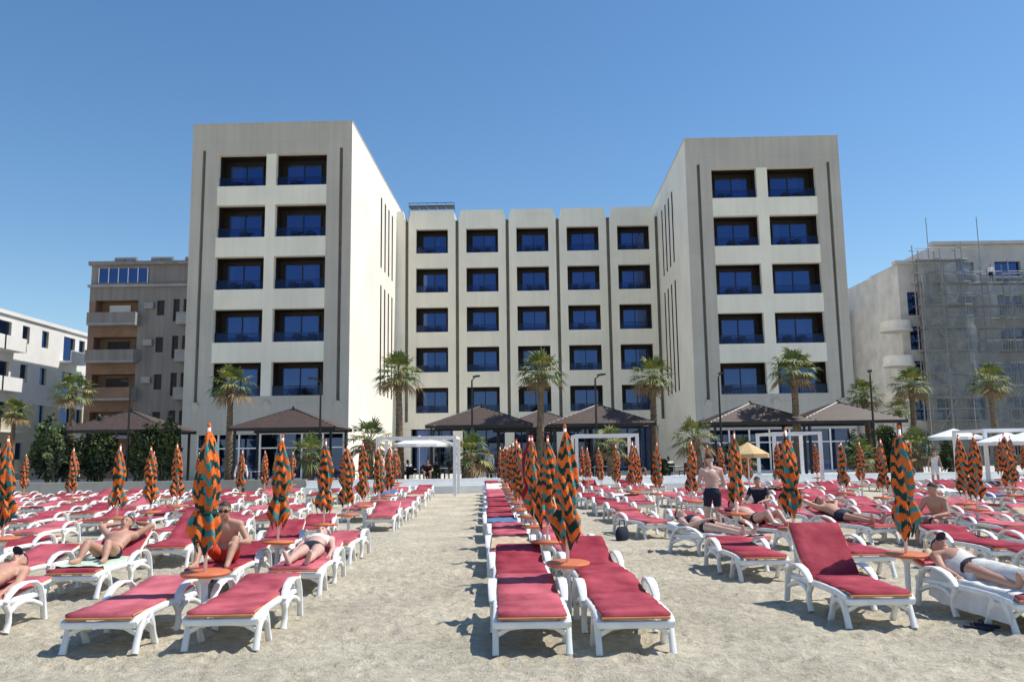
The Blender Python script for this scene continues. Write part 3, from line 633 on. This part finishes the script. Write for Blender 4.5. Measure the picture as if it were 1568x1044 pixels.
# ------------------------------------------------------------ people
def frame(F,U):
    F=V(F).normalized(); U=V(U); U=(U-F*U.dot(F)).normalized(); Sd=F.cross(U).normalized(); return F,U,Sd
def person(name,J,F,U,garm,skin='skin',female=False,cloth=('navy','shirt'),glasses=False,cap=False,longhair=False):
    bm=bmesh.new()
    J={k:V(v) for k,v in J.items()}
    def ell(c,r,M3):
        mt=Matrix.Translation(c)@M3.to_4x4()@Matrix.Diagonal((*r,1)); bmesh.ops.create_icosphere(bm,subdivisions=3,radius=1,matrix=mt)
    def cap_(a,b_,ra,rb_):
        a=V(a);b_=V(b_);I=Matrix.Identity(3); ell(a,(ra,)*3,I); ell(b_,(rb_,)*3,I)
        d=b_-a
        if d.length<1e-4: return
        q=d.to_track_quat('Z','Y'); bmesh.ops.create_cone(bm,cap_ends=True,segments=16,radius1=ra,radius2=rb_,depth=d.length,matrix=Matrix.Translation((a+b_)/2)@q.to_matrix().to_4x4())
    side=(J['sR']-J['sL']).normalized()
    def tor(c,up,r,sd=None):
        up=up.normalized(); sd=sd or side; sd=(sd-up*sd.dot(up)).normalized(); fw=up.cross(sd); M3=Matrix((sd,fw,up)).transposed(); ell(c,r,M3)
    hs=(J['hR']-J['hL']).normalized()
    w_=.93 if female else 1
    tor(J['chs'],J['nck']-J['wst'],(.165*w_,.105,.175)); tor(J['wst'],J['chs']-J['pel'],(.135*w_,.095,.15)); tor(J['pel'],J['wst']-J['pel'],(.158,.108,.125),hs)
    tor((J['chs']+J['wst'])/2,J['chs']-J['wst'],(.148*w_,.10,.13)); tor((J['pel']+J['wst'])/2,J['wst']-J['pel'],(.142*w_,.10,.12))
    cap_(J['nck'],J['hed'],.056,.052)
    for q in 'LR':
        s,e,wr,h,k,a,t=[J[x+q] for x in('s','e','w','h','k','a','t')]
        cap_((J['nck']*.6+s*.4),s,.05,.062); cap_(J['chs']*.5+s*.5,s,.08,.062)
        cap_(s,e,.052*w_,.040*w_); m=e*.68+wr*.32; cap_(e,m,.040,.042*w_); cap_(m,wr,.042*w_,.027)
        cap_(h,h*.5+k*.5,.092,.076); cap_(h*.5+k*.5,k,.076,.056); m=k*.68+a*.32; cap_(k,m,.055,.056); cap_(m,a,.056,.036)
        heel=a+(a-k).normalized()*.05+(a-t)*.18; cap_(a,heel,.034,.032); cap_(heel,t,.034,.026); cap_(a,t,.036,.026)
    F,U,Sd=frame(F,U); M3=Matrix((Sd,F,U)).transposed(); hd=J['hed']
    ell(hd+U*.03-F*.01,(.076,.097,.095),M3); ell(hd-U*.03+F*.022,(.060,.070,.085),M3); ell(hd-U*.088+F*.062,(.028,.026,.022),M3)
    ell(hd+F*.098-U*.018,(.012,.020,.026),M3); ell(hd+F*.108-U*.032,(.017,.014,.011),M3); ell(hd+F*.078+U*.022,(.05,.016,.012),M3)
    for g in(-1,1): ell(hd+Sd*.077*g-U*.008-F*.008,(.010,.020,.032),M3)
    if longhair: ell(hd-F*.06-U*.06,(.07,.045,.12),M3)
    hands=[]
    for q in 'LR':
        e,wr=J['e'+q],J['w'+q]; hdv=J.get('d'+q); hdv=(V(hdv) if hdv else (wr-e)).normalized(); hn=J.get('n'+q); hn=V(hn) if hn else hdv.orthogonal(); hn=(hn-hdv*hn.dot(hdv)).normalized(); hsd=hdv.cross(hn)
        ell(wr+hdv*.05,(.04,.05,.018),Matrix((hsd,hdv,hn)).transposed()); hands.append((wr,hdv,hn,hsd,1 if q=='L' else -1))
    me=bpy.data.meshes.new('tmp'); bm.to_mesh(me); bm.free(); ob=bpy.data.objects.new('tmp',me); COL.objects.link(ob)
    rm=ob.modifiers.new('r','REMESH'); rm.mode='VOXEL'; rm.voxel_size=.0125; sm_=ob.modifiers.new('s','SMOOTH'); sm_.iterations=4; sm_.factor=.5
    dg=bpy.context.evaluated_depsgraph_get(); m2=bpy.data.meshes.new_from_object(ob.evaluated_get(dg)); bpy.data.objects.remove(ob)
    bones=[('torso',J['pel'],J['nck'],.15)]
    for q in 'LR': bones+=[('uarm',J['s'+q],J['e'+q],.05),('farm',J['e'+q],J['w'+q],.04),('thigh',J['h'+q],J['k'+q],.08),('calf',J['k'+q],J['a'+q],.05),('foot',J['a'+q],J['t'+q],.035)]
    vmat=[0]*len(m2.vertices); no=[v.normal.copy() for v in m2.vertices]
    for i,v in enumerate(m2.vertices):
        p=v.co; l=p-hd
        if l.length<.17 and (p-J['nck']).dot(U)>.06 or l.length<.1:
            f=l.dot(F);u=l.dot(U)
            if cap and u>.045+.1*max(0,-f): vmat[i]=4
            elif u-(.035+.5*f)>0 and u>-.06 or (longhair and f<-.03): vmat[i]=3
            continue
        best=None
        for n_,a,b_,r in bones:
            d=b_-a; t=(p-a).dot(d)/d.length_squared; tt=max(0,min(1,t)); dist=(p-(a+d*tt)).length-r
            if best is None or dist<best[0]: best=(dist,n_,t)
        for (gn,t0,t1,mi) in garm:
            if gn==best[1] and t0<=best[2]<=t1: vmat[i]=mi
    verts=[]
    for i,v in enumerate(m2.vertices):
        k=vmat[i]; verts.append(v.co+no[i]*(0 if k==0 else .009 if k in(1,2) else .008)+ (V((0,0,0)) if k!=3 else no[i]*.004*noise.noise(v.co*40)))
    mb=MB()
    mb.v=[tuple(p) for p in verts]
    for p in m2.polygons:
        vv=list(p.vertices); mb.f.append(vv); ms=[vmat[x] for x in vv]; mb.m.append(max(set(ms),key=ms.count)); mb.s.append(True)
    for wr,d,n,s,sg in hands:
        for k,(off,ln) in enumerate(((-.028,.062),(-.010,.074),(.010,.070),(.027,.054))):
            b0=wr+d*.075+s*off; b1=b0+d*ln*.5-n*.006; b2=b1+d*ln*.32-n*.014; b3=b2+d*ln*.25-n*.018; mb.sweep([b0,b1,b2,b3],[.0095,.0088,.0078,.005],ref=s,n=7,mi=0)
        b0=wr+d*.025+s*sg*.028; b1=b0+d*.028+s*sg*.026-n*.006; b2=b1+d*.03+s*sg*.008-n*.01; mb.sweep([b0,b1,b2],[.013,.011,.007],ref=n,n=7,mi=0)
    for g in(-1,1):
        mb.ell(hd+F*.082+Sd*g*.031+U*.004,(.013,.007,.007),6,M3=M3); mb.ell(hd+F*.088+Sd*g*.031+U*.004,(.0055,.004,.0055),5,M3=M3)
        mb.ell(hd+F*.090+Sd*g*.032+U*.026,(.017,.005,.004),3,M3=M3)
        if glasses: mb.ell(hd+F*.100+Sd*g*.034+U*.004,(.030,.010,.021),5,M3=M3); mb.sweep([hd+F*.095+Sd*g*.06+U*.01,hd-F*.0+Sd*g*.084+U*.008],.004,n=5,mi=5)
    if glasses: mb.sweep([hd+F*.110-Sd*.01+U*.008,hd+F*.110+Sd*.01+U*.008],.004,n=5,mi=5,ref=F)
    mb.ell(hd+F*.086-U*.062,(.024,.007,.006),7,M3=M3)
    if cap: mb.ell(hd+F*.12+U*.05,(.06,.07,.008),4,M3=M3)
    return mb.mesh(name,[skin,cloth[0],cloth[1],'hair','navy','eye','shirt','lip'])
SHORTS=[('torso',-9,.18,1),('thigh',-9,.45,1)]
BRIEF=[('torso',-9,.12,1),('thigh',-9,.12,1)]
def lying(ang,arms='side',bent=0,spread=.12):
    a=R(ang)
    def bk(d,n,x=0): return V((x,.22+d*math.cos(a)-n*math.sin(a),.365+d*math.sin(a)+n*math.cos(a)))
    J={'pel':V((0,.14,.475)),'wst':bk(.10,.11),'chs':bk(.30,.115),'nck':bk(.48,.115),'hed':bk(.63,.125)}
    for q,g in(('L',-1),('R',1)):
        J['s'+q]=bk(.41,.10,.185*g); J['h'+q]=V((.09*g,.10,.465))
        if bent: J['k'+q]=V((.14*g,-.25,.465+bent)); J['a'+q]=V((spread*g*1.3,-.58+.2*(1-bent),.42)); J['t'+q]=J['a'+q]+V((.03*g,-.17,.0))
        else: J['k'+q]=V((spread*g,-.34,.445)); J['a'+q]=V((spread*g,-.76,.415)); J['t'+q]=J['a'+q]+V((.05*g,-.07,.13))
        if arms=='head': J['e'+q]=bk(.60,.14,.37*g); J['w'+q]=bk(.74,.08,.14*g)
        elif arms=='belly': J['e'+q]=bk(.14,.09,.27*g); J['w'+q]=V((.07*g,.08,.59)); J['n'+q]=(0,0,1)
        else: J['e'+q]=bk(.12,.05,.26*g); J['w'+q]=V((.26*g,.06,.40)); J['n'+q]=(0,0,1)
    return J,(0,-math.sin(a+.35),math.cos(a+.35)),(0,math.cos(a),math.sin(a))
def put(name,me,x,d,rz,z=.005): return place(name,me,(x,d,z),R(rz))
J,F,U=lying(30,'head',bent=.16,spread=.13); J['hed']+=V((0,-.04,.03)); F=(.05,-.85,.5)
put('sunbathing_man',person('m1',J,F,U,BRIEF+[('thigh',-9,.25,1)],'skin'),sh(-5.6,12),12.0,2.1)
J,F,U=lying(12,'side',bent=.0); put('sunbathing_woman',person('w1',J,F,U,[('torso',-9,.14,1),('torso',.55,.82,2),('thigh',-9,.1,1)],'skinl',True,('navy','shirt'),longhair=True),sh(-2.75,12),12.0,2.1)
J={'pel':(0,-.28,.475),'wst':(0,-.27,.61),'chs':(0,-.31,.76),'nck':(0,-.36,.92),'hed':(0,-.42,1.05)}
for q,g in(('L',-1),('R',1)):
    J.update({'s'+q:(.185*g,-.35,.86),'e'+q:(.33*g,-.42,.63),'w'+q:(.24*g,-.65,.66),'h'+q:(.09*g,-.32,.465),'k'+q:(.23*g,-.68,.69),'a'+q:(.20*g,-.90,.41),'t'+q:(.23*g,-1.05,.39),'n'+q:(0,0,1)})
put('seated_man',person('m2',J,(.1,-1,-.05),(0,-.1,1),SHORTS+[('thigh',-9,.6,1)],'skin',cloth=('redc','shirt'),glasses=True),sh(-3.83,12),12.0,2.1)
def sitting():
    J={'pel':(0,0,.48),'wst':(0,.0,.62),'chs':(0,-.05,.78),'nck':(0,-.09,.95),'hed':(0,-.14,1.09)}
    for q,g in(('L',-1),('R',1)):
        J.update({'s'+q:(.185*g,-.08,.89),'e'+q:(.28*g,-.18,.65),'w'+q:(.16*g,-.42,.62),'h'+q:(.09*g,-.04,.475),'k'+q:(.17*g,-.47,.52),'a'+q:(.16*g,-.47,.09),'t'+q:(.19*g,-.64,.035),'n'+q:(0,0,1)})
    return J
sit1=person('sit1',sitting(),(-.3,-1,-.3),(0,0,1),SHORTS,'skin'); sit2=person('sit2',sitting(),(.3,-1,-.1),(0,0,1),[('torso',-9,.2,1),('thigh',-9,.9,1),('torso',.2,.92,2),('uarm',-9,.6,2)],'skin',cloth=('navy','navy')); sit3=person('sit3',sitting(),(0,-1,-.2),(0,0,1),[('torso',-9,.2,1),('thigh',-9,.9,1),('calf',-9,.9,1),('torso',.2,.92,2),('uarm',-9,.6,2)],'skin',cloth=('navy','shirt'),longhair=True)
put('seated_man',sit1,7.9,16.0,-55,-.07); put('seated_woman',sit2,6.1,21.3,-30,-.07)
def standing(fwd=.06,hands=True):
    J={'pel':(0,0,.93),'wst':(0,.0,1.08),'chs':(0,.02,1.25),'nck':(0,.05,1.44),'hed':(0,.10,1.59)}
    for q,g in(('L',-1),('R',1)):
        J.update({'s'+q:(.19*g,.04,1.38),'e'+q:(.27*g,.03,1.10),'w'+q:(.17*g if hands else .28*g,.22 if hands else .08,1.02 if hands else .86),'h'+q:(.09*g,0,.90),'k'+q:(.11*g,.02,.49),'a'+q:(.13*g,0 ,.09),'t'+q:(.16*g,.17,.035)})
    return J
put('standing_man',person('stand1',standing(),(.15,.9,-.45),(0,.3,1),SHORTS+[('thigh',-9,.62,1)],'skinl',cloth=('navy','shirt')),4.1,17.7,0,0)
waiter=person('waiter',standing(0,False),(0,1,-.1),(0,0,1),[('torso',-9,.15,1),('thigh',-9,1.1,1),('calf',-9,.95,1),('torso',.15,.95,2),('uarm',-9,1.1,2),('farm',-9,.8,2)],'skin')
put('waiter',waiter,-12.8,40,200,0)
dress=person('dress',standing(0,False),(0,1,-.1),(0,0,1),[('torso',-9,.92,2),('thigh',-9,.8,2)],'skin',True,longhair=True)
put('standing_woman',dress,19.8,40.1,170,0); put('standing_man',waiter,-1.3,46,150,.34); put('standing_man',waiter,42.4,73.1,180,16.2)
J,F,U=lying(12,'belly',0); put('sunbathing_woman',person('w2',J,F,U,[('torso',-9,.14,1),('torso',.55,.82,1),('thigh',-9,.1,1)],'skinl',True,longhair=True),3.45,14.9,32)
J,F,U=lying(20,'side',.15); put('sunbathing_man',person('m3',J,F,U,BRIEF,'skinl',cap=True),4.75,16.4,30)
J,F,U=lying(20,'head',0); put('sunbathing_man',person('m4',J,F,U,SHORTS,'skin'),6.6,17.0,20)
J,F,U=lying(12,'side',0); m5=person('m5',J,F,U,BRIEF,'skin',cap=True); put('sunbathing_man',m5,4.98,9.2,3)
put('sunbathing_man',m5,sh(-5.6,8.95),8.95,2.1)
pc=MB(); chair(pc,0,0,0); pcm=pc.mesh('pchair',['black'])
for i,(x,y) in enumerate(((-7,45),(-4.5,44.5),(-2.2,46),(1.8,45),(3.6,46),(6.5,45),(8.5,46.5),(10.6,44.5),(-9,46),(14,45),(-5.8,47))):
    a=random.uniform(0,6.28); place('seated_diner',sit2 if i%2 else sit3,(x,y,.36),a); place('patio_chair',pcm,(x,y,.345),a)
def towel(x,d,rz,mt,w=.72,l=1.5,body=True,y0=-.95,ang=12):
    mb=MB(); nx_,ny=28,44; vs=[]
    for j in range(ny+1):
        for i in range(nx_+1):
            u=-w/2+w*i/nx_; y=y0+l*j/ny
            base=.378+(max(0,y-.22)*math.tan(R(ang)))
            h=0
            if body:
                ww=.2 if y>-.1 else .15
                h=.20*max(0,1-(u/ww)**2)**.6 if abs(u)<ww else 0
                if y<-.85: h*=1.1
            ed=max(0,abs(u)-.31)
            z=base+h-ed*2.6+.018*noise.noise(V((u*9,y*6,x)))
            vs.append((u-(math.copysign(ed*.6,u) if ed else 0),y,z))
    mb.add(vs,[(j*(nx_+1)+i,j*(nx_+1)+i+1,(j+1)*(nx_+1)+i+1,(j+1)*(nx_+1)+i) for j in range(ny) for i in range(nx_)],0,True)
    place('beach_towel',mb.mesh('towel',[mt]),(x,d,.01),R(rz))
M['tw']=mat('towel_white',(.72,.70,.66),.95,ns=8,var=.08,bump=.5,bs=60)
M['tbu']=mat('towel_blue',(.10,.18,.34),.95,ns=8,var=.2,bump=.5,bs=60)
M['tor']=mat('towel_beige',(.55,.42,.28),.95,ns=8,var=.15,bump=.5,bs=60)
towel(4.98,9.2,3,M['tw'],.84,1.45)
M['tg']=mat('towel_green_white',(.5,.62,.5),.95,ns=8,var=.15)
towel(sh(-5.6,12),12.0,2.1,M['tg'],.66,1.15,False,-.75)
towel(3.45,14.9,32,M['tw'],.7,1.7,False,-.85)
cand=[q for q in LIST if q!=1 and q[1]>13]; random.seed(4); random.shuffle(cand)
for i,(x,y,rz,a) in enumerate(cand[:16]): towel(x,y,math.degrees(rz),M[('tw','tbu','tor','tw')[i%4]],random.uniform(.6,.76),random.uniform(.9,1.5),False,random.uniform(-.8,-.5),a)
# beach bags on the sand
bg_=MB(); bg_.sweep([(0,0,0),(0,0,.08),(0,0,.2),(0,0,.27)],[(.17,.09),(.2,.11),(.19,.09),(.15,.04)],n=14); bg_.sweep([(-.1,0,.25),(-.08,0,.4),(.08,0,.4),(.1,0,.25)],.012,V((0,1,0)),n=6)
for i,(x,y,m_) in enumerate(((-4.5,12.4,'navy'),(6.2,13.0,'tor'),(3.9,15.6,'tbu'),(-6.3,15.0,'tor'),(2.2,17.6,'navy'))): place('beach_bag',bg_.mesh('bag',[m_]),(x,y,0),i)
fl=MB()
for x in(0,.16):
    fl.sweep([(x,-.13,.02),(x+.005,-.05,.02),(x,.05,.02),(x,.13,.02)],[(.03,.012),(.038,.012),(.046,.012),(.03,.012)],V((1,0,0)),mi=0,sec=RR)
    fl.sweep([(x-.04,.03,.03),(x-.02,.05,.065),(x+.02,.05,.065),(x+.04,.03,.03)],.008,V((0,1,0)),n=5)
flm=fl.mesh('sandals',['navy']); place('sandals',flm,(4.5,8.5,.01),.7); place('sandals',flm,(-3.3,10.6,.01),-.5)

# ------------------------------------------------------------ light, sky, camera
el=R(56); az=R(84)
sun=V((math.sin(az)*math.cos(el),math.cos(az)*math.cos(el),math.sin(el)))
L=bpy.data.lights.new('sun','SUN'); L.energy=5.0; L.angle=R(.5); L.color=(1,.95,.87); lo=bpy.data.objects.new('sun',L); COL.objects.link(lo); lo.rotation_euler=sun.to_track_quat('Z','Y').to_euler()
W=bpy.data.worlds.new('World'); S.world=W; W.use_nodes=True; nt=W.node_tree; bg=nt.nodes['Background']
sk=nt.nodes.new('ShaderNodeTexSky'); sk.sky_type='NISHITA'; sk.sun_disc=False; sk.sun_elevation=el; sk.sun_rotation=az; sk.air_density=1.15; sk.dust_density=.25; sk.ozone_density=3.2
hs=nt.nodes.new('ShaderNodeHueSaturation'); hs.inputs['Saturation'].default_value=1.18
nt.links.new(sk.outputs[0],hs.inputs['Color']); nt.links.new(hs.outputs[0],bg.inputs[0]); bg.inputs[1].default_value=.14
cam=bpy.data.cameras.new('camera'); cam.lens=29.62; cam.sensor_width=36; cam.clip_end=3000; co=bpy.data.objects.new('camera',cam); COL.objects.link(co)
co.matrix_world=Matrix.Translation((0,0,1.75))@Matrix.Rotation(R(97.7),4,'X')@Matrix.Rotation(R(-.75),4,'Z')
S.camera=co
S.view_settings.view_transform='Standard'; S.view_settings.look='None'; S.view_settings.exposure=0
